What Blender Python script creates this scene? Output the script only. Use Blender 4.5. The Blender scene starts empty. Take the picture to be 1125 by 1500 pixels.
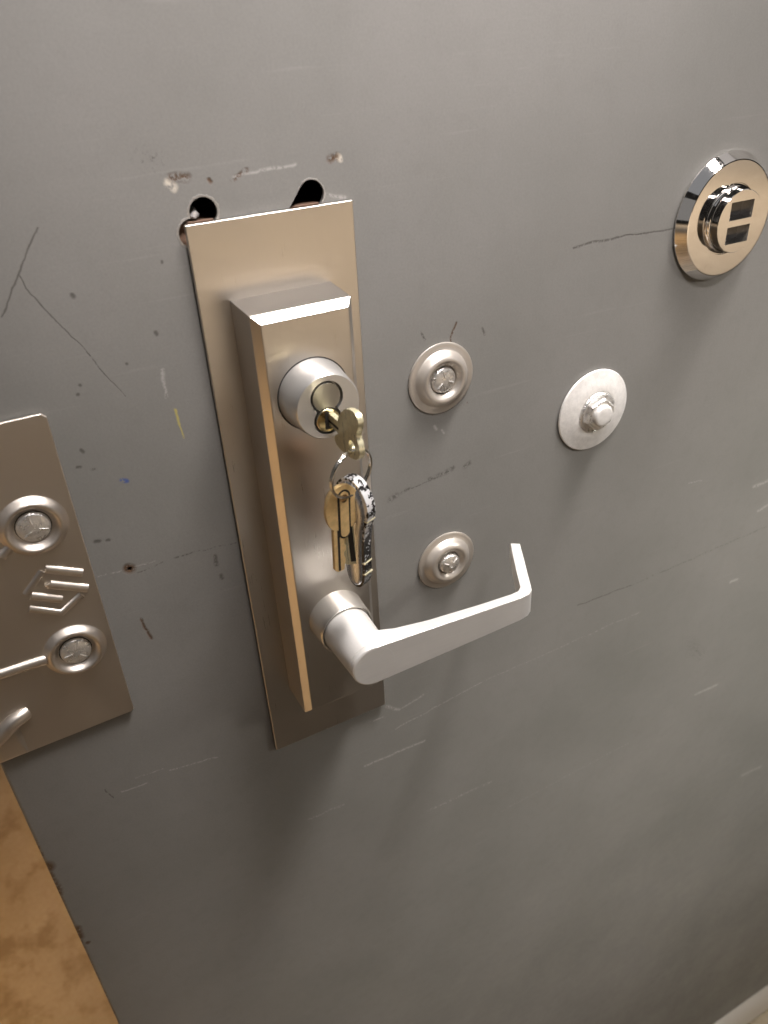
import bpy, bmesh, math, random
from mathutils import Vector, Matrix
random.seed(7)
S = bpy.context.scene
COL = S.collection
# ------------------------------------------------------------------ camera
cam = bpy.data.cameras.new('camera'); camo = bpy.data.objects.new('camera', cam); COL.objects.link(camo)
R0 = ((0.8847, -0.4638, -0.0468), (-0.2840, -0.4567, -0.8431), (0.3696, 0.7592, -0.5358))
r, d, f = (Vector(v).normalized() for v in R0)
M = Matrix.Identity(4)
for i in range(3):
    M[i][0] = r[i]; M[i][1] = -d[i]; M[i][2] = -f[i]
M[0][3], M[1][3], M[2][3] = -0.1020, -0.2918, 0.1957
camo.matrix_world = M
cam.sensor_fit = 'VERTICAL'; cam.sensor_height = 36.0; cam.sensor_width = 27.0
cam.lens = 1158.36 / 1500 * 36.0
cam.clip_start = 0.01; cam.clip_end = 100
cam.dof.use_dof = True; cam.dof.focus_distance = 0.36; cam.dof.aperture_fstop = 13
S.camera = camo
# ------------------------------------------------------------------ world, lamps, exposure
W = bpy.data.worlds.new('World'); S.world = W; W.use_nodes = True
bg = W.node_tree.nodes['Background']; bg.inputs[0].default_value = (1.0, 0.93, 0.86, 1); bg.inputs[1].default_value = 0.015
def lamp(name, loc, size, sy, power, col, rot=(0, 0, 0)):
    l = bpy.data.lights.new(name, 'AREA'); l.shape = 'RECTANGLE'; l.size = size; l.size_y = sy
    l.energy = power; l.color = col
    o = bpy.data.objects.new(name, l); COL.objects.link(o); o.location = loc; o.rotation_euler = rot
    return o
def spot(name, loc, tgt, ang, power, col, rad):
    l = bpy.data.lights.new(name, 'SPOT'); l.spot_size = math.radians(ang); l.spot_blend = 1.0
    l.shadow_soft_size = rad; l.energy = power; l.color = col
    o = bpy.data.objects.new(name, l); COL.objects.link(o); o.location = loc
    o.rotation_euler = (Vector(tgt) - Vector(loc)).to_track_quat('-Z', 'Y').to_euler()
    return o
WHITE = (1.0, .943, .912); WARM = (1.0, .60, .22)
key = lamp('ceiling_strip', (0.44, -0.15, 1.2), .8, .16, 3.9, WHITE)                    # strip light grazing down the door
key.rotation_euler = (Vector((.2, 0, .3)) - key.location).to_track_quat('-Z', 'Y').to_euler(); key.data.spread = math.radians(44)
lamp('reflection_panel', (2.3, -.25, 2.0), 2.6, 1.3, 5, WHITE); lamp('reflection_panel', (-.5, -.9, 2.0), 2.4, 1.3, 2.6, (.93, .95, 1.0))  # added unseen light panels for the chrome rim to mirror
for x, y, p in ((1.9, -4.6, 128), (4.6, -4.0, 68), (4.0, -7.6, 95), (8.0, -7.0, 100), (1.0, -8.5, 120), (-5.0, -3.2, 50)):   # added unseen lamps, brighten the far floor that the metal mirrors
    lamp('far_floor_fill', (x, y, 1.95), 1.4, .7, p, (1.0, .935, .87)).data.spread = math.radians(105)
lamp('side_reflection_panel', (-4.2, -2.6, 1.5), 1.6, 3.2, 3.4, (1.0, .97, .95), (math.radians(90), 0, math.radians(-58)))     # added light panel, stands in for a bright room side in the chrome
spot('door_fill_spot', (0.08, -0.8, 1.2), (0.08, 0, .595), 42.5, 245, (1.0, .942, .945), .13)  # added spot, its soft cone brightens the upper door
spot('door_fill_spot', (1.2, -0.9, .6), (.52, 0, -.22), 40, 146, (1.0, .955, .89), .11)  # added spot from the right, leaves the lower left of the door dark
spot('sweep_fill_spot', (1.0, -.45, .1), (.68, 0, -1.04), 36, 30, (1.0, .94, .80), .14)  # added spot to brighten the sweep and the floor before it
spot('warm_spot', (-1.2, 1.0, 1.0), (-.25, .42, -1.06), 46, 88, (1.0, .46, .02), .15)
spot('warm_spot', (-2.2, .3, 1.0), (-2.0, 0, -1.06), 80, 520, (1.0, .72, .42), .2)
S.view_settings.view_transform = 'Standard'; S.view_settings.look = 'None'
S.view_settings.exposure = 0.0; S.view_settings.gamma = 1.0
S.view_settings.use_curve_mapping = False
# ------------------------------------------------------------------ node helpers
class NT:
    def __init__(s, name):
        s.m = bpy.data.materials.new(name); s.m.use_nodes = True
        s.t = s.m.node_tree; s.b = s.t.nodes['Principled BSDF']
    def n(s, typ, **kw):
        x = s.t.nodes.new('ShaderNode' + typ)
        for k, v in kw.items(): setattr(x, k, v)
        return x
    def put(s, sock, v):
        if isinstance(v, bpy.types.NodeSocket): s.t.links.new(v, sock)
        else: sock.default_value = v
    def math(s, op, a, b=0.0, c=0.0, clamp=False):
        x = s.n('Math', operation=op, use_clamp=clamp)
        for i, v in enumerate((a, b, c)): s.put(x.inputs[i], v)
        return x.outputs[0]
    def vm(s, op, a, b=None, scale=None):
        x = s.n('VectorMath', operation=op); s.put(x.inputs[0], a)
        if b is not None: s.put(x.inputs[1], b)
        if scale is not None: s.put(x.inputs[3], scale)
        return x.outputs['Value'] if op in ('LENGTH', 'DOT_PRODUCT', 'DISTANCE') else x.outputs[0]
    def noise(s, vec, scale, detail=3, rough=.5, col=False):
        x = s.n('TexNoise'); s.put(x.inputs['Vector'], vec); x.inputs['Scale'].default_value = scale
        x.inputs['Detail'].default_value = detail; x.inputs['Roughness'].default_value = rough
        return x.outputs['Color' if col else 'Fac']
    def ramp(s, v, lo, hi, a=0.0, b=1.0):
        x = s.n('MapRange'); x.clamp = True; s.put(x.inputs[0], v)
        for i, q in enumerate((lo, hi, a, b)): s.put(x.inputs[i + 1], q)
        return x.outputs[0]
    def mix(s, fac, a, b):
        x = s.n('Mix', data_type='RGBA'); s.put(x.inputs[0], fac); s.put(x.inputs[6], a); s.put(x.inputs[7], b)
        return x.outputs[2]
    def bump(s, h, strength=.3, dist=.001):
        x = s.n('Bump'); s.put(x.inputs['Height'], h); x.inputs['Strength'].default_value = strength
        x.inputs['Distance'].default_value = dist
        s.t.links.new(x.outputs[0], s.b.inputs['Normal'])
    def coord(s):
        return s.n('NewGeometry').outputs['Position']
    def scaled(s, v, sc):
        return s.vm('MULTIPLY', v, sc)
    def set(s, **kw):
        for k, v in kw.items(): s.put(s.b.inputs[k.replace('_', ' ')], v)
def C(r, g, b): return (r, g, b, 1.0)
# metals
def brushed(name, col, rough, stretch=(900, 900, 25), aniso=.55, var=.12, bumps=.12, metal=1.0):
    n = NT(name); P = n.coord()
    g = n.noise(n.scaled(P, stretch), 1.0, 4, .6)
    big = n.noise(P, 45, 4, .6)
    n.set(Metallic=metal)
    c2 = tuple(x * (1 - var) for x in col[:3]) + (1.0,)
    n.put(n.b.inputs['Base Color'], n.mix(n.math('MULTIPLY_ADD', big, .6, n.math('MULTIPLY', g, .4)), c2, col))
    n.put(n.b.inputs['Roughness'], n.math('MULTIPLY_ADD', g, .16, n.math('MULTIPLY_ADD', big, .10, rough - .13)))
    if aniso:
        t = n.n('Tangent', direction_type='UV_MAP', uv_map='UVMap')
        n.put(n.b.inputs['Tangent'], t.outputs[0]); n.set(Anisotropic=aniso)
    n.bump(g, bumps, .0002)
    return n.m
M_PLATE = brushed('satin_steel', C(.68, .635, .58), .31, bumps=.025, stretch=(2600, 2600, 70), metal=.95)
M_GUARD = brushed('dull_guard_steel', C(.68, .62, .555), .45, aniso=.3, stretch=(600, 600, 40))
M_LEVER = brushed('satin_lever_steel', C(.91, .89, .86), .33, stretch=(50, 1300, 1300), aniso=0, var=.2, bumps=.14, metal=.5)
M_COLLAR = brushed('satin_collar_steel', C(.66, .645, .62), .33, aniso=0, metal=.8)
M_HUB = brushed('brushed_hub_steel', C(.70, .66, .60), .32, stretch=(900, 60, 900), aniso=0, metal=.88)
M_WASHER = brushed('washer_steel', C(.64, .59, .53), .38, stretch=(300, 300, 300), aniso=0, metal=.75)
M_CORE = brushed('nickel_core', C(.42, .41, .385), .36, stretch=(400, 400, 400), aniso=0)
M_PLUG = brushed('worn_brass_plug', C(.56, .48, .32), .25, stretch=(400, 400, 400), aniso=0)
M_RING = brushed('nickel_wire', C(.72, .68, .62), .16, stretch=(500, 500, 500), aniso=0)
M_FOB = brushed('silver_fob', C(.58, .60, .64), .27, aniso=0, metal=.9)
M_DARKSTEEL = brushed('dark_inner_steel', C(.30, .19, .13), .5, aniso=0, metal=.3)
M_SWEEP = brushed('aluminium_sweep', C(.85, .81, .78), .40, metal=.4, stretch=(30, 800, 800), aniso=0)
def worn(name, col, rough, scale, bstr, metal=1.0, dk=.62):
    n = NT(name); P = n.coord()
    a = n.noise(P, scale, 5, .65); w = n.n('TexVoronoi', feature='DISTANCE_TO_EDGE')
    n.put(w.inputs['Vector'], n.vm('ADD', P, n.scaled(n.noise(P, scale * 1.5, 2, .5, True), (.003, .003, .003)))); w.inputs['Scale'].default_value = scale * .9
    edge = n.ramp(w.outputs['Distance'], 0, .07)
    n.set(Metallic=metal)
    dark = tuple(x * dk for x in col[:3]) + (1.0,)
    n.put(n.b.inputs['Base Color'], n.mix(n.math('MULTIPLY', n.ramp(a, .32, .6), n.math('MULTIPLY_ADD', edge, .25, .75)), dark, col))
    n.put(n.b.inputs['Roughness'], n.math('MULTIPLY_ADD', a, .3, rough - .15))
    n.bump(n.math('ADD', a, n.math('MULTIPLY', edge, .4)), bstr, .0006)
    return n.m
M_BOLT = worn('scuffed_zinc', C(.90, .88, .85), .30, 420, .35, .85, .84)
M_WHITE = worn('galvanised_zinc', C(.86, .84, .81), .46, 330, .15, .3, .86)
M_CHROME = NT('chrome'); M_CHROME.set(Base_Color=C(.80, .77, .74), Metallic=1.0)
_p = M_CHROME.coord(); M_CHROME.put(M_CHROME.b.inputs['Roughness'], M_CHROME.ramp(M_CHROME.noise(_p, 400, 5, .7), .45, .8, .035, .16)); M_CHROME = M_CHROME.m
def brass(name, col, rough):
    n = NT(name); P = n.coord(); a = n.noise(P, 350, 5, .65); g = n.noise(n.scaled(P, (1500, 1500, 150)), 1, 3)
    n.set(Metallic=.62)
    n.put(n.b.inputs['Base Color'], n.mix(n.ramp(a, .3, .7), tuple(x * .75 for x in col[:3]) + (1.0,), col))
    n.put(n.b.inputs['Roughness'], n.math('MULTIPLY_ADD', g, .2, rough - .1)); n.bump(a, .15, .0003)
    return n.m
M_BRASS = brass('pale_brass', C(.92, .85, .58), .30)
M_GOLD = brass('gold_brass', C(.95, .68, .33), .34)
def plain(name, col, rough, metal=0.0):
    n = NT(name); n.set(Base_Color=col, Roughness=rough, Metallic=metal); return n.m
M_SOCKET_SHADE = plain('shaded_socket_chrome', C(.42, .41, .40), .25, 1.0)  # chrome darkened in colour for the shade inside the sockets
M_BLACK = plain('black_enamel', C(.012, .011, .010), .3)
M_RECESS_SHADE = plain('recess_shade', C(.015, .012, .010), .6)  # near-black colour laid on flat as the shade in gaps, grooves and keyway
M_COPPER = brass('dull_copper', C(.55, .30, .16), .45)
# patterned fob rim: black blotches on silver
n = NT('mottled_enamel'); P = n.coord()
v = n.n('TexVoronoi', feature='F1'); n.put(v.inputs['Vector'], n.vm('ADD', P, n.scaled(n.noise(P, 700, 3, .6, True), (.002, .002, .002)))); v.inputs['Scale'].default_value = 520
k = n.ramp(n.noise(P, 330, 3, .6), .485, .505)
z = n.n('SeparateXYZ'); n.put(z.inputs[0], P)
k2 = n.math('MAXIMUM', k, n.ramp(n.math('ADD', z.outputs[2], n.math('MULTIPLY', n.noise(P, 300, 2), .012)), .030, .034, 1, 0))
k2 = n.math('MULTIPLY', k2, n.ramp(n.noise(P, 900, 2), .34, .38))
n.set(Metallic=n.math('MULTIPLY', n.math('SUBTRACT', 1, k2), .35)); n.put(n.b.inputs['Base Color'], n.mix(k2, C(.74, .74, .75), C(.012, .011, .011)))
n.set(Roughness=.25); M_MOTTLE = n.m
# the door leaf is painted in nine bays (same paint everywhere), each with the marks that lie in it: one shader cannot hold them all
DX = (-400, -40, 60, 1000); DZ = (-1200, -130, 25, 1200)
def make_paint(REG):
    # door paint: grey enamel with scratches, chips, scuffs
    n = NT('grey_door_paint'); P = n.coord()
    XZ = n.scaled(P, (1, 0, 1))
    wob = n.vm('SUBTRACT', n.noise(XZ, 90, 3, .6, True), (.5, .5, .5))
    Q = n.scaled(n.vm('ADD', XZ, n.scaled(wob, (.0032, 0, .0032))), (1, 0, 1))
    fine = n.noise(XZ, 600, 3, .7); mid = n.noise(XZ, 130, 4, .6); big = n.noise(XZ, 6, 4, .55)
    def seg(a, b, w, soft=.6, thr=.45, q=None):
        """mask of a scratch from a to b (mm), w mm wide, broken up by noise"""
        A = (a[0] * .001, 0, a[1] * .001); B = Vector((b[0] - a[0], 0, b[1] - a[1])) * .001
        pa = n.vm('SUBTRACT', q or Q, A)
        h = n.math('DIVIDE', n.vm('DOT_PRODUCT', pa, tuple(B)), B.length_squared, clamp=True)
        dd = n.vm('LENGTH', n.vm('SUBTRACT', pa, n.vm('SCALE', tuple(B), scale=h)))
        m = n.ramp(dd, w * .0005 * (1 - soft), w * .0005 * (1 + soft), 1, 0)
        return n.math('MULTIPLY', m, n.ramp(fine, thr - .06, thr + .06)) if thr > 0 else m
    class Union:
        """running maximum, node by node, so that few values are alive at once in the shader"""
        def __init__(s): s.o = None
        def add(s, x): s.o = x if s.o is None else n.math('MAXIMUM', s.o, x)
    _seg, _U = seg, [None]
    def seg(a, b, *r_, **k):
        m_ = 9
        if max(a[0], b[0]) > REG[0] - m_ and min(a[0], b[0]) < REG[1] + m_ and max(a[1], b[1]) > REG[2] - m_ and min(a[1], b[1]) < REG[3] + m_:
            _U[0].add(_seg(a, b, *r_, **k))
    def fresh(): _U[0] = Union()
    fresh()
    mm_dark = ([
        seg((-80.2, 140.8), (-89.8, 127.1), .55, thr=.30), seg((-89.8, 127.1), (-99.1, 114), .55, thr=.30),
        seg((-89.8, 127.1), (-89, 121.9), .45, thr=.3), seg((-89, 121.9), (-82.1, 108.5), .42, thr=.36),
        seg((-82.1, 108.5), (-75.4, 97.8), .36, thr=.42), seg((-75.4, 97.8), (-70.6, 87.2), .40, thr=.42), seg((-70.6, 87.2), (-65.6, 77.3), .30, thr=.36),
        seg((-74.8, 117.5), (-74.6, 117.2), 1.6, .5, 0), seg((-49.8, 98.6), (-49.5, 98.0), 1.5, .5, 0), seg((-62.6, 89.4), (-62.5, 89.2), 1.0, .5, 0),
        seg((-80.2, 85), (-80.1, 84.8), 1.2, .5, 0), seg((-82.3, 81.4), (-82.0, 81.3), 1.2, .5, 0), seg((-42.7, 123.8), (-42.6, 123.6), 1.0, .5, 0),
        seg((-85.9, 59.8), (-85.6, 59.3), 1.4, .5, 0), seg((-89.4, 54), (-88.4, 53.6), 1.2, .5, .45), seg((-84.7, 51.1), (-83.6, 51), 1.0, .5, .45),
        seg((-90.4, 19.6), (-89.2, 19.2), 1.5, .5, 0), seg((-86.5, 18.5), (-85.4, 18.5), 1.0, .6, .4),
        seg((144.4, 99.3), (170.8, 99.6), 1.0, .7, .44), seg((170.8, 99.6), (205.5, 98.2), .7, .7, .42),
        seg((43.9, -4.1), (46.5, -2.9), 3.0, .7, .48), seg((50, -2.6), (54.5, -1.6), 1.5, .7, .47), seg((54, -1.9), (70, -.4), .6, .7, .45), seg((66, -.2), (79, 2.0), 2.2, .7, .48), seg((86, .9), (89, 2.2), 2.0, .7, .45),
        seg((63, 75.4), (64.6, 71.6), 1.0, .6, .47), seg((94.9, 71.1), (96.4, 67.8), 1.2, .6, .47),
        seg((169.9, -123.2), (214.4, -124.9), .7, .7, .42), seg((214.4, -124.9), (338.5, -122.2), .8, .8, .52),
        seg((-61.8, .3), (-52.6, .5), .8, .7, .47), seg((-52.6, .5), (-34, -1.3), .6, .8, .53), seg((-44, -5), (-44.2, -9.6), 1.8, .6, .44), seg((-43.8, -16), (-43.5, -18), 1.6, .6, .4),
        seg((-78, -1.2), (-66, .2), .5, .8, .5), seg((-118, -116), (-116, -124), .6, .7, .45),
        seg((-42, 157), (-38, 156), 6, .9, .62), seg((282, -204), (297, -224), 8, .9, .58),
    ])
    mm_dark = _U[0].o
    fresh()
    mm_white = ([
        seg((34.7, -139.9), (42.8, -147.5), 1.6, .8, .48), seg((42.8, -147.5), (58.9, -143.6), 1.1, .8, .48), seg((24.2, -147), (34, -148), 1.0, .8, .52),
        seg((18, -181), (59, -182.6), 1.3, .7, .44), seg((39.9, -161.8), (97.1, -154), .7, .8, .48), seg((97.1, -154), (227.6, -152.1), .6, .8, .52),
        seg((301.6, -268.4), (325.3, -269.2), 1.8, .7, .45), seg((312.4, -161.7), (319.2, -162), 2.0, .6, .40), seg((324, -105.3), (333, -103.4), 2.0, .6, .42), seg((313.5, -82), (328, -82.4), 2.0, .7, .47),
        seg((-111.6, -122.2), (-99.4, -123.7), .8, .7, .42), seg((-86.9, -121.1), (-62.6, -125.3), .9, .8, .48), seg((-103.2, -117.3), (-90, -118), .6, .8, .5),
        seg((-50, 84), (-51, 73), 1.0, .8, .46), seg((-105, 3), (-70, 2), .6, .8, .52), seg((69, 28), (70, 26), 1.3, .7, .4), seg((73, 25), (74, 23.5), 1.0, .7, .4),
        seg((22, 138), (31, 136), 1.0, .8, .46), seg((-12, 148.4), (12, 149.4), .9, .8, .42), seg((120, -290), (240, -286), .9, .8, .55), seg((60, -250), (110, -252), 1.6, .8, .55),
        seg((250, -60), (262, -62), .8, .8, .5), seg((-20, -205), (2, -206), 1.2, .8, .52), seg((395, -420), (420, -423), 2.5, .8, .5),
    ])
    mm_white = _U[0].o
    fresh()
    mm_prim = ([
        seg((-35.2, 148.9), (-33.4, 146.8), 2.4, .6, .46), seg((29.0, 150.2), (29.9, 149.4), 2.0, .5, .40),
    ])
    mm_prim = _U[0].o
    fresh()
    mm_rust = ([
        seg((-33.4, 149.9), (-28.6, 149.6), 2.6, .7, .48), seg((25.4, 150.0), (28.4, 150.2), 2.4, .7, .46), seg((-12, 147.6), (-7, 149.8), 1.6, .8, .50),
        seg((-20.8, 148.3), (-20.4, 147.6), 1.3, .6, .3), seg((81.3, 76.1), (78.6, 71.5), 1.0, .6, .44), seg((78.1, 71), (78.4, 67.5), 1.0, .6, .46),
        seg((-81.3, -25.3), (-79.3, -37.6), 1.2, .7, .43), seg((-80.8, 2.3), (-80.1, 1.6), 4.2, .4, .40),
        seg((-154.4, -150.3), (-153.6, -153), 5.2, .5, .34), seg((-154.4, -158), (-154.2, -174), 3.2, .6, .43), seg((-153.8, -206), (-153.8, -214), 3.6, .6, .38), seg((-152, -221), (-151.6, -221.6), 2.2, .5, 0), seg((-154.5, -130), (-154.5, -300), 1.6, .8, .56),
        seg((66, 34), (90, 36), 1.2, .8, .60),
    ])
    mm_rust = _U[0].o
    fresh()
    mm_yel = ([seg((-48.6, 67.2), (-48.2, 60.6), .9, .7, .38), seg((-48.2, 60.6), (-47.0, 55.0), .6, .7, .42)])
    mm_yel = _U[0].o
    fresh(); seg((-74.2, 43.4), (-72.6, 42.4), 1.5, .6, .42); mm_blue = _U[0].o
    # bare burrs round the cut holes
    def rim(c, r0, r1):
        if not (REG[0] - 9 < c[0] < REG[1] + 9 and REG[2] - 9 < c[1] < REG[3] + 9): return None
        dd = n.vm('LENGTH', n.vm('SUBTRACT', XZ, (c[0] * .001, 0, c[1] * .001)))
        dd = n.math('ADD', dd, n.math('MULTIPLY', n.math('SUBTRACT', n.noise(XZ, 420, 3, .7), .5), .0022))
        return n.ramp(dd, r1 * .001, (r1 + .3) * .001, 1, 0)
    fresh()
    for _r in ([rim((-24.6, 138), 5.1, 5.75), rim((-29.7, 131.5), 5, 5.5), rim((17.2, 138.8), 5.1, 5.35)]):
        if _r: _U[0].add(_r)
    mm_rim = _U[0].o
    base = n.mix(n.ramp(big, .35, .65), C(.186, .183, .169), C(.226, .219, .206))
    base = n.mix(n.math('MULTIPLY', n.ramp(mid, .5, .85), .25), base, C(.16, .15, .138))
    st = n.noise(n.scaled(XZ, (14, 0, 330)), 1.0, 4, .65)           # faint sideways rub marks
    base = n.mix(n.math('MULTIPLY', n.ramp(st, .62, .78), .22), base, C(.36, .35, .33))
    grain = n.noise(XZ, 1000, 3, .7)
    base = n.mix(n.math('MULTIPLY', n.ramp(grain, .35, .7), .22), base, C(.12, .115, .108))
    for mk, col, st_ in ((mm_dark, C(.05, .045, .038), .66), (mm_white, C(.46, .445, .42), .47), (mm_prim, C(.55, .50, .42), .9), (mm_rust, C(.085, .045, .022), .92),
                    (mm_yel, C(.42, .36, .10), .85), (mm_blue, C(.03, .07, .25), .85), (mm_rim, C(.55, .53, .50), .65)):
        if mk: base = n.mix(n.math('MULTIPLY', mk, st_), base, col)
    n.put(n.b.inputs['Base Color'], base)
    if mm_rim: n.set(Metallic=n.math('MULTIPLY', mm_rim, .7))
    n.set(Roughness=n.math('MULTIPLY_ADD', n.noise(XZ, 22, 4, .6), .30, n.math('MULTIPLY_ADD', mid, .14, .22))); n.b.inputs['Specular IOR Level'].default_value = .45
    peel = n.noise(XZ, 420, 3, .6)
    hh = n.math('MULTIPLY', peel, .25)
    for mk, q_ in ((mm_rust, -.8), (mm_dark, -.3), (mm_rim, .5)):
        if mk: hh = n.math('MULTIPLY_ADD', mk, q_, hh)
    hh = n.math('MULTIPLY_ADD', n.noise(XZ, 16, 2, .5), 2.2, hh)
    n.bump(hh, .32, .0006)
    return n.m

BAYS = [make_paint((DX[i], DX[i + 1], DZ[j], DZ[j + 1])) for j in range(3) for i in range(3)]
M_DOOR = BAYS[0]
# floor
n = NT('tan_concrete'); P = n.coord()
a = n.noise(P, 15, 7, .66); b = n.noise(P, 7, 4, .6); c = n.noise(P, 170, 4, .7)
colr = n.mix(n.ramp(b, .3, .7), C(.35, .285, .205), C(.45, .375, .28))
colr = n.mix(n.math('MULTIPLY', n.ramp(a, .50, .62), .7), colr, C(.20, .145, .09))
colr = n.mix(n.math('MULTIPLY', n.ramp(c, .35, .7), .35), colr, C(.26, .19, .12))
n.put(n.b.inputs['Base Color'], colr); n.put(n.b.inputs['Roughness'], n.math('MULTIPLY_ADD', a, .25, .35)); n.bump(c, .15, .002)
M_FLOOR = n.m
# ------------------------------------------------------------------ geometry helpers (millimetres; y is minus the height off the door)
BASE = {}
def thing(name, label, cat, loc, group=None):
    o = bpy.data.objects.new(name, None); COL.objects.link(o); o.empty_display_size = .01
    o.location = Vector(loc) * .001; BASE[o] = o.location.copy()
    o['label'] = label; o['category'] = cat
    if group: o['group'] = group
    return o
def obj(name, bm, mat, parent=None, smooth=35, bevel=0, seg_=2, subs=0):
    base = BASE[parent] if parent else Vector((0, 0, 0))
    bmesh.ops.remove_doubles(bm, verts=bm.verts, dist=1e-4)
    bmesh.ops.recalc_face_normals(bm, faces=bm.faces)
    uv = bm.loops.layers.uv.new('UVMap')
    for f_ in bm.faces:
        f_.smooth = True
        for l in f_.loops: l[uv].uv = (l.vert.co.x * .01 + l.vert.co.y * .002, l.vert.co.z * .01 + l.vert.co.y * .003)
    for v in bm.verts: v.co = v.co * .001 - base
    me = bpy.data.meshes.new(name); bm.to_mesh(me); bm.free()
    me.materials.append(mat)
    me.set_sharp_from_angle(angle=math.radians(smooth))
    o = bpy.data.objects.new(name, me); COL.objects.link(o)
    if parent: o.parent = parent; BASE[o] = base
    if bevel:
        m = o.modifiers.new('bevel', 'BEVEL'); m.width = bevel * .001; m.segments = seg_; m.limit_method = 'ANGLE'; m.angle_limit = math.radians(30); m.harden_normals = True
    if subs:
        m = o.modifiers.new('subdivision', 'SUBSURF'); m.levels = m.render_levels = subs
    return o
def tag(o, label, cat, group=None, kind=None):
    if label: o['label'] = label
    if cat: o['category'] = cat
    if group: o['group'] = group
    if kind: o['kind'] = kind
    return o
def loft(loops, cap0=True, cap1=True, bm=None, closed=True):
    bm = bm or bmesh.new()
    V = [[bm.verts.new(p) for p in L] for L in loops]
    k = len(loops[0])
    for a, b in zip(V, V[1:]):
        for i in range(k if closed else k - 1):
            bm.faces.new((a[i], a[(i + 1) % k], b[(i + 1) % k], b[i]))
    if cap0: bm.faces.new(V[0])
    if cap1: bm.faces.new(V[-1][::-1])
    return bm
def circle(cx, cz, r, y, k=72, ph=0):
    return [(cx + r * math.cos(2 * math.pi * i / k + ph), y, cz + r * math.sin(2 * math.pi * i / k + ph)) for i in range(k)]
def lathe(cx, cz, prof, k=72, cap0=False, cap1=True, bm=None, ph=0):
    L = [circle(cx, cz, max(r, .02), -h, k, ph) for r, h in prof]
    return loft(L, cap0, cap1, bm)
def rect(x0, x1, z0, z1, y):
    return [(x0, y, z0), (x1, y, z0), (x1, y, z1), (x0, y, z1)]
def prism(out, y0, y1, bm=None):
    return loft([[(x, y0, z) for x, z in out], [(x, y1, z) for x, z in out]], bm=bm)
def holed(outer, holes, y, depth, bm=None, cap=True):
    """flat face at y with holes whose walls run in to y + depth"""
    bm = bm or bmesh.new(); E = []
    def ring(L):
        v = [bm.verts.new((x, y, z)) for x, z in L]
        E.extend(bm.edges.new((v[i], v[(i + 1) % len(v)])) for i in range(len(v)))
        return v
    ov = ring(outer); hv = [ring(h) for h in holes]
    bmesh.ops.triangle_fill(bm, use_beauty=True, use_dissolve=False, edges=E)
    for h, v in zip(holes, hv):
        w = [bm.verts.new((x, y + depth, z)) for x, z in h]
        for i in range(len(v)): bm.faces.new((v[i], v[(i + 1) % len(v)], w[(i + 1) % len(v)], w[i]))
        if cap: bm.faces.new(w)
    return bm, ov
def fig8(c1, r1, c2, r2, k=72, grow=0):
    """outline of two overlapping discs, sampled round the point between them"""
    mx, mz = (c1[0] * r2 + c2[0] * r1) / (r1 + r2), (c1[1] * r2 + c2[1] * r1) / (r1 + r2)
    P_ = []
    for i in range(k):
        a = 2 * math.pi * i / k; dx, dz = math.cos(a), math.sin(a); best = 0
        for (cx, cz), r_ in ((c1, r1 + grow), (c2, r2 + grow)):
            ex, ez = mx - cx, mz - cz; bb = ex * dx + ez * dz; cc = ex * ex + ez * ez - r_ * r_; D = bb * bb - cc
            if D >= 0: best = max(best, -bb + math.sqrt(D))
        P_.append((mx + dx * best, mz + dz * best))
    return P_
def tube(path, rad, k=12, bm=None, closed=False, flat=1.0):
    path = [Vector(p) for p in path]; N = len(path); loops = []
    ref = Vector((0, 1, 0))
    for i, p in enumerate(path):
        t = (path[(i + 1) % N] - path[i - 1]) if closed else (path[min(i + 1, N - 1)] - path[max(i - 1, 0)])
        t.normalize(); u = t.cross(ref)
        if u.length < .1: u = t.cross(Vector((1, 0, 0)))
        u.normalize(); w = t.cross(u)
        rr = rad[i] if isinstance(rad, (list, tuple)) else rad
        loops.append([p + u * (rr * math.cos(2 * math.pi * j / k)) + w * (rr * flat * math.sin(2 * math.pi * j / k)) for j in range(k)])
    if closed: return loft(loops + [loops[0]], False, False, bm)
    return loft(loops, True, True, bm)
def smoothline(P_, it=2, closed=True):
    for _ in range(it):
        Q_ = []; N = len(P_)
        for i in range(N if closed else N - 1):
            a, b = P_[i], P_[(i + 1) % N]
            Q_ += [tuple(.75 * u + .25 * v for u, v in zip(a, b)), tuple(.25 * u + .75 * v for u, v in zip(a, b))]
        if not closed: Q_ = [P_[0]] + Q_ + [P_[-1]]
        P_ = Q_
    return P_
# ------------------------------------------------------------------ setting: floor
bm = bmesh.new(); bm.faces.new([bm.verts.new(p) for p in ((-9000, -30000, -1066), (30000, -30000, -1066), (30000, 9000, -1066), (-9000, 9000, -1066))])
tag(obj('floor', bm, M_FLOOR), None, None, kind='structure')
# ------------------------------------------------------------------ the door
door = thing('steel_door', 'large grey painted steel door leaf carrying all the hardware', 'door', (340, 22, -1060))
XL, XR, ZB, ZT = -154.6, 860, -1056, 1080
hole_l = fig8((-24.6, 138.0), 5.1, (-29.7, 131.5), 5.0)
hole_r = [(17.2 + 5.1 * math.cos(a), 138.7 + 5.1 * math.sin(a)) for a in [math.radians(-37 + 180 * i / 20) for i in range(21)]] + [(10.6 + 5.1 * math.cos(a), 130.0 + 5.1 * math.sin(a)) for a in [math.radians(143 + 180 * i / 20) for i in range(21)]]
hole_s = [(p[0], p[2]) for p in circle(-80.5, 2.0, 1.05, 0, 16)]
e = 1.4
bm, ov = holed([(XL + e, ZB + e), (XR - e, ZB + e), (XR - e, ZT - e), (XL + e, ZT - e)], [hole_l, hole_r, hole_s], 0, 1.6, cap=False)
loft([rect(XL + e, XR - e, ZB + e, ZT - e, 0), rect(XL + .4, XR - .4, ZB + .4, ZT - .4, .4), rect(XL, XR, ZB, ZT, 1.4), rect(XL, XR, ZB, ZT, 44)], False, True, bm)
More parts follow.
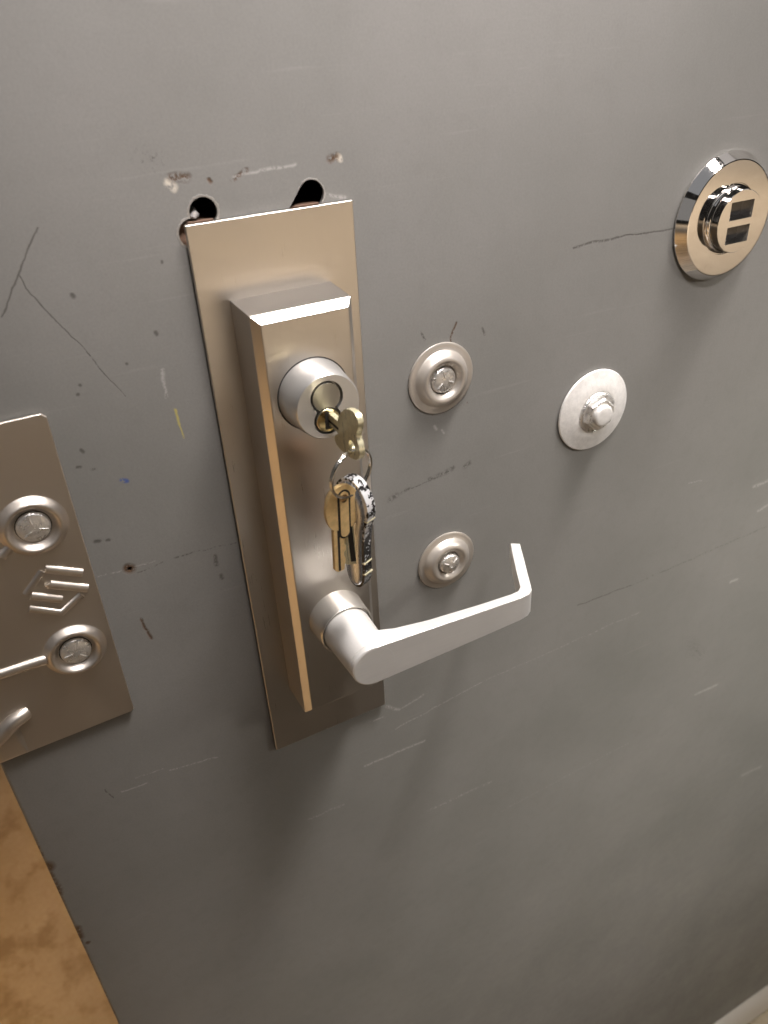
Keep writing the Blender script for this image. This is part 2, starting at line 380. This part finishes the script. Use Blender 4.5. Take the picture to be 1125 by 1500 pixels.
for ax, cuts in ((0, DX[1:3]), (2, DZ[1:3])):
    for q_ in cuts:
        no = [0, 0, 0]; no[ax] = 1; co = [0, 0, 0]; co[ax] = q_
        bmesh.ops.bisect_plane(bm, geom=bm.verts[:] + bm.edges[:] + bm.faces[:], plane_co=co, plane_no=no)
for f_ in bm.faces:
    c_ = f_.calc_center_median()
    f_.material_index = sum(c_.x > q_ for q_ in DX[1:3]) + 3 * sum(c_.z > q_ for q_ in DZ[1:3])
leaf = obj('leaf', bm, BAYS[0], door, smooth=50)
for m_ in BAYS[1:]: leaf.data.materials.append(m_)
bm = prism([(-46, 40), (44, 40), (44, 134.6), (-46, 134.6)], 4.5, 34)
obj('lock_chassis', bm, M_DARKSTEEL, door, bevel=.5)
bm = lathe(-27.0, 136.9, [(2.1, -14), (2.3, -9), (1.7, -8), (2.0, -6), (1.5, -5), (1.6, -4.2), (.9, -3.4)], 9)
for v in bm.verts: v.co += Vector((random.uniform(-.3, .3), random.uniform(-.3, .3), random.uniform(-.3, .3)))
obj('fixing_stud', bm, M_WHITE, door)
bm = loft([[(x, -y_, z) for y_, z in ((0.2, -1060), (7.0, -1060), (8.6, -1052), (8.6, -1022), (7, -1008), (3.5, -998), (.2, -992))] for x in (XL + 3, XR - 3)])
obj('door_sweep', bm, M_SWEEP, door, smooth=60, bevel=.6)
# ------------------------------------------------------------------ lever trim
trim = thing('lever_lock_trim', 'tall satin steel lock trim with raised housing, keyed cylinder and lever handle', 'door lock', (0, 0, -135))
obj('back_plate', prism([(-32.8, -135), (32.8, -135), (32.8, 135), (-32.8, 135)], -1.1, -3), M_PLATE, trim, bevel=.45, seg_=3)
bm = loft([rect(-20.8, 20.8, -95.2, 106.1, -2.9),
           rect(-20.3, 20.3, -95.4, 105.3, -22.4), rect(-17.5, 17.5, -91.6, 102.4, -26)], False, True)
obj('raised_housing', bm, M_PLATE, trim, smooth=25, bevel=.35, seg_=2)
# keyed cylinder
cu, cl = (-.3, 75.3), (-.6, 66.2)
bm = lathe(0, 71.5, [(14.55, 25.9), (14.4, 26.6), (13.0, 39.4), (12.5, 40.0)], 96, cap1=False)
gap = fig8(cu, 6.6, cl, 5.75, 96)
holed([(p[0], p[2]) for p in circle(0, 71.5, 12.5, 0, 96)], [gap], -40.0, 5, bm, cap=True)
col_o = obj('cylinder_collar', bm, M_COLLAR, trim, smooth=40)
obj('cylinder_base_shade', lathe(0, 71.5, [(15.0, 26.04), (14.4, 26.06)], 96, cap1=False), M_RECESS_SHADE, trim)  # flat dark ring, shade round the collar foot put into colour
o = obj('lock_core', prism(fig8(cu, 6.6, cl, 5.75, 96, -.95), -36, -39.7), M_CORE, col_o, bevel=.25)
o = obj('core_groove', lathe(cl[0], cl[1], [(5.1, 39.68), (5.1, 39.76)], 64), M_RECESS_SHADE, col_o)
o = obj('key_plug', lathe(cl[0], cl[1], [(4.75, 39.0), (4.75, 40.05), (4.5, 40.3), (4.0, 40.1), (3.7, 39.9)], 64), M_PLUG, col_o)
bm = prism([(-1.9, 62.6), (1.0, 62.6), (1.0, 65.4), (.2, 66), (.2, 69.6), (-1.7, 69.6), (-1.7, 66.4), (-1.9, 65.8)], -39.5, -40.02)
obj('keyway', bm, M_RECESS_SHADE, col_o)  # flush dark sheet, the slot's shade is in its colour
# lever
ax_z = -39.0
obj('lever_hub', lathe(0, ax_z, [(13.5, 25.9), (13.3, 26.5), (12.9, 37.6), (12.4, 38.3), (11.9, 38.3), (11.6, 37.2), (10.0, 37.0)], 96, cap1=False), M_HUB, trim, smooth=40)
obj('hub_groove', lathe(0, ax_z, [(11.8, 37.0), (10.6, 37.05)], 96, cap1=False), M_RECESS_SHADE, trim)
# lever: neck sweeping into a flat tapering bar that returns towards the door
bm = bmesh.new()
def zt(x): return -29.2 - 4.6 * max(0, min(1, x / 84))          # top edge of the bar
def zb(x): return -49.1 + 2.6 * max(0, min(1, x / 84))
fr, bk = [], []                                                # plan outline of bar (x, h): front then back
plan_front = [(6, 65), (30, 65.1), (56, 65.2), (76, 65.1), (80.5, 64.4), (83.2, 62.6), (85.0, 59.6), (90, 50), (96, 38.6), (101.2, 28.6)]
plan_back = [(6, 54.6), (14, 56.2), (30, 57.6), (56, 59.2), (73, 60.2), (77.6, 59.8), (80.2, 57.8), (85.2, 48), (91.4, 36.4), (97.2, 26.0)]
Ls = []
for (xf, hf), (xb, hb) in zip(plan_front, plan_back):
    x = min(xf, 84)
    t_, b_ = zt(x), zb(x)
    if hf < 58:
        q = (58 - hf) / 30; t_ -= .4 * q; b_ += 3.4 * q
    Ls.append([(xf, -hf, b_), (xf, -hf, t_), (xb, -hb, t_), (xb, -hb, b_)])
(xf, hf), (xb, hb) = plan_front[-1], plan_back[-1]
Ls.append([(xf + .45, -hf + .8, -43.0), (xf + .45, -hf + .8, -35.0), (xb + .6, -hb + 1.0, -35.0), (xb + .6, -hb + 1.0, -43.0)])
loft(Ls, False, True, bm)
# rounded end and neck: a stadium-fronted cylinder under the end of the bar
k = 64
neck = []
for h, r_ in ((37.4, 11.2), (39, 11.2), (50, 10.7), (58, 10.35), (61.9, 10.22)):
    neck.append(circle(0, ax_z - .1, r_, -h, k))
obj('lever_neck', loft(neck, False, True), M_LEVER, trim, smooth=50)
# bar start merges tangentially with the neck
pre = []
for i in range(7):
    a = i / 6; x = 6 * a
    hb = 45 + 9.4 * (1 - (1 - a) ** 2.2)
    pre.append([(x, -65.02, zb(x)), (x, -65.02, zt(x)), (x, -hb, zt(x) - .0), (x, -hb, zb(x) + .0)])
bm_h = loft(pre[:-1] + Ls, True, True)
lathe(0, ax_z - .1, [(10.2, 61.9), (10.2, 64.5), (9.75, 65.05)], 64, cap0=True, bm=bm_h)
obj('lever_handle', bm_h, M_LEVER, trim, smooth=40, bevel=.9, seg_=3)
bm.free()
# ------------------------------------------------------------------ dimpled washers with bolt heads
def grade_marks(head, cx, cz, h, r0, r1, turn):
    for k in range(3):                                             # three short radial ridges forged on the head
        a = math.radians(turn + 120 * k)
        obj('grade_mark', tube([(cx + q * math.cos(a), -h + (q / 6) ** 2 * .55, cz + q * math.sin(a)) for q in (r0, (r0 + r1) / 2, r1)], .32, 8), M_BOLT, head, smooth=60)
def dimpled(cx, cz, R_, name, label, group, head, hr):
    t = thing(name, label, 'washer', (cx, 0, cz), group)
    prof = [(R_ - 1.2, .35), (R_, .35), (R_, .85), (R_ - .25, 1.05), (R_ - 1.2, 1.2), (R_ - 3.2, 1.25), (R_ - 3.5, 1.5)]
    r0, r1 = hr + .5, R_ - 3.5
    for i in range(1, 16):
        q = i / 16
        prof.append((r1 + (r0 - r1) * q, 1.5 + 3.3 * math.sin(math.pi * min(1, q * .97)) ** .85 + .5 * q))
    prof += [(r0, 1.9), (r0 - .1, 1.0), (r0 - 2, .9)]
    obj('washer_ring', lathe(cx, cz, prof, 96), M_WASHER, t, smooth=50)
    hp = [(hr + .15, 1.2), (hr + .1, head - 1.2), (hr - .35, head - .45)] + [(hr * q, head - .45 + .9 * (1 - q * q)) for q in (.85, .65, .4, .15)]
    bmh = lathe(cx, cz, hp, 48)
    o = obj('bolt_head', bmh, M_BOLT, t, smooth=60)
    grade_marks(o, cx, cz, head + .45, 1.6, hr * .82, 100 if hr > 6 else 35)
    return t
dimpled(72.6, 51.8, 17.1, 'dimpled_washer', 'upper dimpled steel washer with a round bolt head, level with the key cylinder', 'dimpled washers beside the lock', 4.0, 6.1)
dimpled(74.9, -51.9, 17.1, 'dimpled_washer', 'lower dimpled steel washer with a bolt head, above the tip of the lever', 'dimpled washers beside the lock', 5.4, 5.6)
# ------------------------------------------------------------------ pale conical disc with nut
t = thing('bolt_cover_disc', 'pale zinc conical disc with a nut and stud at its centre', 'washer', (165.7, 0, 11.8))
cx, cz = 165.7, 11.8
obj('disc', lathe(cx, cz, [(21.5, .5), (22.6, .5), (22.65, 1.0), (22.3, 1.5), (16, 3.0), (12.2, 4.0), (11.6, 3.9), (11.1, 3.4), (8, 3.3)], 96), M_WHITE, t, smooth=40)
obj('flange', lathe(cx, cz, [(11.2, 3.2), (11.2, 4.4), (10.8, 5.0), (10.0, 5.3), (9.3, 4.9), (8.0, 4.8)], 72), M_BOLT, t, smooth=40)
obj('hex_nut', lathe(cx, cz, [(9.2, 4.7), (9.2, 7.4), (8.2, 8.2), (6.6, 8.2), (6.4, 7.4)], 6, ph=.35), M_BOLT, t, smooth=20, bevel=.5)
obj('stud', lathe(cx, cz, [(5.8, 7.0), (5.8, 9.4), (5.3, 10.1), (4.4, 10.3), (2, 10.4)], 40), M_WHITE, t, smooth=50)
# ------------------------------------------------------------------ chrome disc with two square sockets
t = thing('chrome_socket_disc', 'polished chrome disc with a raised boss holding two square openings', 'door fitting', (237, 0, 99.5))
cx, cz = 237.0, 99.6
obj('flange', lathe(cx, cz, [(30.6, .2), (31.0, .6), (31.0, 1.3), (30.8, 1.6), (27.7, 6.0), (27.4, 6.1), (27.1, 6.1), (17.3, 6.1), (17.1, 6.1), (16.9, 5.6), (14, 5.5)], 128), M_CHROME, t, smooth=25)
obj('boss_collar', lathe(cx, cz, [(16.6, 5.4), (16.5, 6.6), (15.7, 8.0), (15.2, 8.2)], 128, cap1=False), M_CHROME, t, smooth=30)
sq = lambda x0, x1, z0, z1: [(x0, z0), (x1, z0), (x1, z1), (x0, z1)]
bm = lathe(cx, cz, [(15.0, 5.6), (15.0, 12.2), (14.7, 12.5)], 128, cap1=False)
holed([(p[0], p[2]) for p in circle(cx, cz, 14.7, 0, 128)], [sq(cx - 7.6, cx + 7.8, 100.7, 109.3), sq(cx - 7.7, cx + 7.7, 89.3, 97.6)], -12.5, 9, bm)
boss = obj('boss', bm, M_CHROME, t, smooth=25)
boss.data.materials.append(M_SOCKET_SHADE)
for p_ in boss.data.polygons:                                      # walls of the two openings take the darkened chrome
    if abs(p_.normal.y) < .1 and math.hypot(p_.center.x + BASE[t].x - cx * .001, p_.center.z + BASE[t].z - cz * .001) < .0135: p_.material_index = 1
for z0, z1 in ((100.9, 109.1), (89.5, 97.4)):
    obj('socket_floor', prism(sq(cx - 7.4, cx + 7.4, z0, z1), -3.7, -4.2), M_SOCKET_SHADE, boss)
# ------------------------------------------------------------------ latch guard plate at the door edge
t = thing('latch_guard_plate', 'brown-tinged pressed steel guard plate with two bolts at the door edge', 'guard plate', (-125, 0, 0))
obj('plate', prism(smoothline([(-154.3, -74), (-96.2, -72.3), (-94.9, -71.2), (-94.4, 77.0), (-96.2, 78.8), (-154.3, 78.8)], 0), -.8, -2.4), M_GUARD, t, bevel=.5, seg_=3)
def ring_boss(cx, cz, R_):
    pr = []
    for i in range(19):
        q = i / 18; r_ = R_ + .6 - (R_ + .6 - 6.4) * q
        pr.append((r_, 2.36 + 3.0 * math.sin(math.pi * min(1, q / .92)) ** 1.5))
    pr += [(6.3, 1.9)]
    return lathe(cx, cz, pr, 96, cap1=True)
for (bx, bz) in ((-110.4, 35.4), (-110.4, -27.8)):
    obj('embossed_ring', ring_boss(bx, bz, 12.4), M_GUARD, t, smooth=60)
    hp = [(6.35, 2.0), (6.3, 3.3), (5.9, 3.9)] + [(6.2 * q, 3.9 + .7 * (1 - q * q)) for q in (.85, .65, .4, .15)]
    o = obj('bolt_head', lathe(bx, bz, hp, 48), M_BOLT, t, smooth=60)
    grade_marks(o, bx, bz, 4.55, 1.8, 5.2, 98 if bz > 0 else 70)
    obj('bolt_gap', lathe(bx, bz, [(6.75, 2.5), (6.2, 2.6)], 64, cap1=False), M_RECESS_SHADE, t)
bmr = tube([(-156, -1.6, -27.4), (-130, -1.6, -27.4), (-122.2, -1.8, -27.6)], 2.6, 16)
obj('embossed_rib', bmr, M_GUARD, t, smooth=60)
bmr = tube([(-124.5, -1.6, 26.5), (-119, -1.8, 30.0)], [2.4, 2.0], 16)
obj('embossed_rib', bmr, M_GUARD, t, smooth=60)
bms = bmesh.new()
def ridge(*pts, r_=2.0): tube([(x, -1.75, z) for x, z in pts], r_, 12, bms)
ridge((-111.4, 15.4), (-98.8, 8.6))
ridge((-111.6, 7.8), (-98.6, .6), r_=2.1)
ridge((-119.6, 5.2), (-109.2, -.8))
ridge((-121.8, -.4), (-110.9, -7.2), (-101.4, -1.4), r_=1.8)
ridge((-112.6, 14.8), (-121.0, 6.6), r_=1.6)
ridge((-112.0, 8.4), (-111.6, 6.4), r_=1.7)
obj('emblem', bms, M_GUARD, t, smooth=60)
# bent finger pull at the lower left corner
path = smoothline([(-164, -1.4, -66), (-152, -3.2, -60.4), (-143.5, -3.6, -53.2), (-139, -2.6, -51.8), (-137, -1.2, -51.8)], 2, False)
obj('finger_pull', tube(path, 3.4, 18), M_GUARD, t, smooth=60)
obj('pull_web', loft([rect(-153.9, -141.4, -73.4, -55.5, -2.3), rect(-153.6, -142.0, -72.6, -56.0, -3.0), rect(-152, -143.6, -64, -57, -4.0)], False, True), M_GUARD, t, bevel=.5)
# ------------------------------------------------------------------ keys
def rot_place(bm, origin, ang, lean=0):
    """turn a flat piece made in the x/z plane about the vertical, lean it in its own plane, put it at origin"""
    Mx = Matrix.Translation(Vector(origin)) @ Matrix.Rotation(ang, 4, 'Z') @ Matrix.Rotation(lean, 4, 'Y')
    bmesh.ops.transform(bm, matrix=Mx, verts=bm.verts); return bm
def solid_holed(out, holes, th):
    bm, ov = holed(out, holes, -th / 2, th, cap=False)
    L0 = [(x, -th / 2, z) for x, z in out]; L1 = [(x, th / 2, z) for x, z in out]
    loft([L0, L1], False, False, bm)
    holed(out, holes, th / 2, -.0001, bm, cap=False)
    return bm
def ell(cx, cz, a, b, k=48): return [(cx + a * math.cos(2 * math.pi * i / k), cz + b * math.sin(2 * math.pi * i / k)) for i in range(k)]
# key in the lock (its plane holds the lock axis): outline in (height off door, z)
t = thing('lock_key', 'pale brass key standing in the lock cylinder with scalloped bow', 'key', (.8, -40, 66.2))
out = smoothline([(48.0, 69.4), (49.6, 71.8), (52.4, 74.6), (56.5, 77.4), (61, 78.6), (64.6, 78.6), (66.6, 76.4), (66.0, 73.4), (64.0, 70.6), (64.0, 68.6),
                  (65.8, 66.2), (65.9, 62.8), (63.6, 59.8), (59.8, 58.4), (55.8, 57.7), (50.0, 57.4), (46.0, 57.6), (43.6, 59.4), (44.2, 61.6), (46.5, 63.0), (48.0, 63.5)], 2)
bm = solid_holed(out, [ell(59.4, 63.5, 2.7, 2.3, 28)], 2.2)
def lockplace(bm): # (u, thickness, z) -> (x, -u, z)
    for v in bm.verts: v.co = Vector((.8 + v.co.y, -v.co.x, v.co.z))
    return bm
bow = obj('bow', lockplace(bm), M_BRASS, t, bevel=.25, smooth=40)
bm = prism([(36, 63.7), (48.6, 63.7), (48.6, 69.1), (36, 69.1)], -1.1, 1.1)
obj('blade', lockplace(bm), M_BRASS, t, bevel=.2)
bm = prism([(36, 65.4), (48.3, 65.4), (48.3, 66.3), (36, 66.3)], -1.0, -1.22)
obj('blade_groove', lockplace(bm), M_RECESS_SHADE, t)
bms = bmesh.new()                                     # worn stamped marks on the bow, too worn to read
for (u, z) in ((55.0, 74.2), (56.2, 72.0), (56.8, 69.8), (55.4, 68.0), (54.0, 66.2)):
    tube([(u - .5, -1.14, z - .6), (u + .1, -1.14, z + .1), (u + .6, -1.14, z + .5)], .14, 6, bms)
obj('stamped_marks', lockplace(bms), M_BRASS, bow)
# split ring
RC = Vector((-1.2, -59.2, 52.7))
bm = bmesh.new()
for dy in (-.52, .52):
    tube([(RC.x + 9.9 * math.cos(a), RC.y + dy + 4.0 * math.cos(a) - .7 * math.sin(a), RC.z + 9.25 * math.sin(a)) for a in [2 * math.pi * i / 64 for i in range(64)]], .56, 10, bm, closed=True)
tag(obj('split_ring', bm, M_RING, smooth=60), 'thin silver split ring hanging from the key in the lock', 'key ring')
# gold key with round bow in front
t = thing('hanging_key', 'gold key with round bow and raised long inlay, foremost on the ring', 'key', (-6.4, -60, 40))
A0, L0_ = .12, .05
O = (-6.2, -59.3, 39.2)
g = obj('bow', rot_place(solid_holed(ell(0, 0, 7.4, 10.1, 56), [ell(.4, 4.9, 2.2, 2.0, 20)], 1.8), O, A0, L0_), M_GOLD, t, bevel=.3, smooth=40)
stad = [(1.9 * math.cos(a) + .4, (7.0 - 1.5 if math.sin(a) >= 0 else -10.2) + 1.9 * math.sin(a)) for a in [2 * math.pi * i / 40 for i in range(40)]]
stad2 = [(2.75 * math.cos(a) + .4, (7.0 - 1.5 if math.sin(a) >= 0 else -10.2) + 2.65 * math.sin(a)) for a in [2 * math.pi * i / 40 for i in range(40)]]
bm = solid_holed(stad2, [ell(.4, 4.9, 2.0, 1.8, 20)], .3)
for v in bm.verts: v.co.y -= .9
obj('inlay_groove', rot_place(bm, O, A0, L0_), M_BLACK, g)
bm = solid_holed(stad, [ell(.4, 4.6, 1.55, 1.75, 20)], .6)
for v in bm.verts: v.co.y -= .95
obj('inlay', rot_place(bm, O, A0, L0_), M_GOLD, g, bevel=.15)
def blade(x0, x1, z0, z1, teeth, side=1):
    L = [(x0, z1), (x1, z1)]
    N_ = len(teeth)
    R_ = [(x1, z1 + (z0 - z1) * (i + .5) / N_) for i in range(N_)]
    pts = [(x0, z1)] + [(x0, z0 + 1.2), (x0 + 1.2, z0), (x1 - 1.6, z0)]
    for i in range(N_ - 1, -1, -1):
        zz = z0 + 1.4 + (z1 - z0 - 3) * (N_ - 1 - i) / N_
        pts += [(x1 - teeth[i], zz), (x1 - teeth[i], zz + (z1 - z0) / N_ * .4)]
    pts += [(x1, z1)]
    return pts
bm = prism(blade(-4.6, 1.2, -27.4, -8.5, (.4, 1.2, .6, 1.5, .9, 1.3)), -.95, .95)
obj('blade', rot_place(bm, O, A0, L0_), M_GOLD, t, bevel=.2)
bm = prism([(-3.0, -27), (-2.0, -27), (-2.0, -8.5), (-3.0, -8.5)], -.9, -1.02)
obj('blade_groove', rot_place(bm, O, A0, L0_), M_RECESS_SHADE, t)
# second brass key behind it
t = thing('hanging_key', 'brass key with notched blade, behind the round gold key on the ring', 'key', (-3.4, -56.5, 38))
O = (-4.0, -56.0, 37.2); A1 = -.38
obj('bow', rot_place(solid_holed(ell(0, 0, 7.4, 9.6, 48), [ell(-.6, 6.0, 1.6, 1.8, 20)], 2.0), O, A1, -.03), M_GOLD, t, bevel=.3, smooth=40)
obj('blade', rot_place(prism(blade(-2.6, 4.4, -26.4, -8.0, (.5, 1.3, .4, 1.6, 1.0, 1.4, .7)), -1, 1), O, A1, -.03), M_BRASS, t, bevel=.2)
bm = prism([(.2, -25), (2.2, -25), (2.2, -8.5), (.2, -8.5)], -.9, -1.07)
obj('blade_groove', rot_place(bm, O, A1, -.03), M_RECESS_SHADE, t)
# dark mottled fob
t = thing('mottled_fob', 'long silver fob with a black and silver mottled rim hanging among the keys', 'key fob', (0, -54, 23))
O = (.9, -54.6, 22.9); A2 = -1.16
half = [(0, 25.8), (4.0, 24.6), (6.6, 21.4), (8.6, 17), (8.9, 12), (8.0, 8.4), (6.4, 4), (5.0, -8), (4.9, -16), (4.4, -21), (2.8, -24.4), (0, -25.6)]
fo = smoothline(half + [(-x, z) for x, z in half[-2:0:-1]], 2)
bm = solid_holed(fo, [ell(1.6, 20.4, 1.9, 1.9, 20)], 4.6)
bm2 = None
fob = obj('rim', rot_place(bm, O, A2), M_MOTTLE, t, bevel=.35, smooth=40)
ins = [(x * .82, z * .955) for x, z in fo]
L_ = [[(x, -2.26, z) for x, z in ins], [(x * .93, -3.1, z * .98) for x, z in ins], [(x * .7, -3.6, z * .9) for x, z in ins]]
obj('shell', rot_place(loft(L_, False, True), O, A2), M_FOB, t, smooth=50)
for z in (8.6, -12.2, -17.6):
    xo = 8.3 if z > 0 else 5.35
    obj('rim_band', rot_place(prism([(xo - 1.8, z), (xo, z), (xo, z + .55), (xo - 1.8, z + .55)], -2.45, 2.45), O, A2), M_BRASS, t, bevel=.1)
# copper-coloured key tip behind the fob
t = thing('hanging_key', 'dull copper key mostly hidden behind the mottled fob, only its tip showing', 'key', (3, -49, 20))
O = (2.6, -48.5, 18.0); A3 = -.9
obj('bow', rot_place(solid_holed(ell(-1, 16, 6, 7.5, 36), [ell(-.6, 21, 1.5, 1.5, 16)], 1.8), O, A3), M_COPPER, t, bevel=.3, smooth=40)
obj('blade', rot_place(prism(blade(-2.4, 3.6, -24.0, 9.5, (.3, 1, .5, 1.2, .8)), -.9, .9), O, A3), M_COPPER, t, bevel=.2)
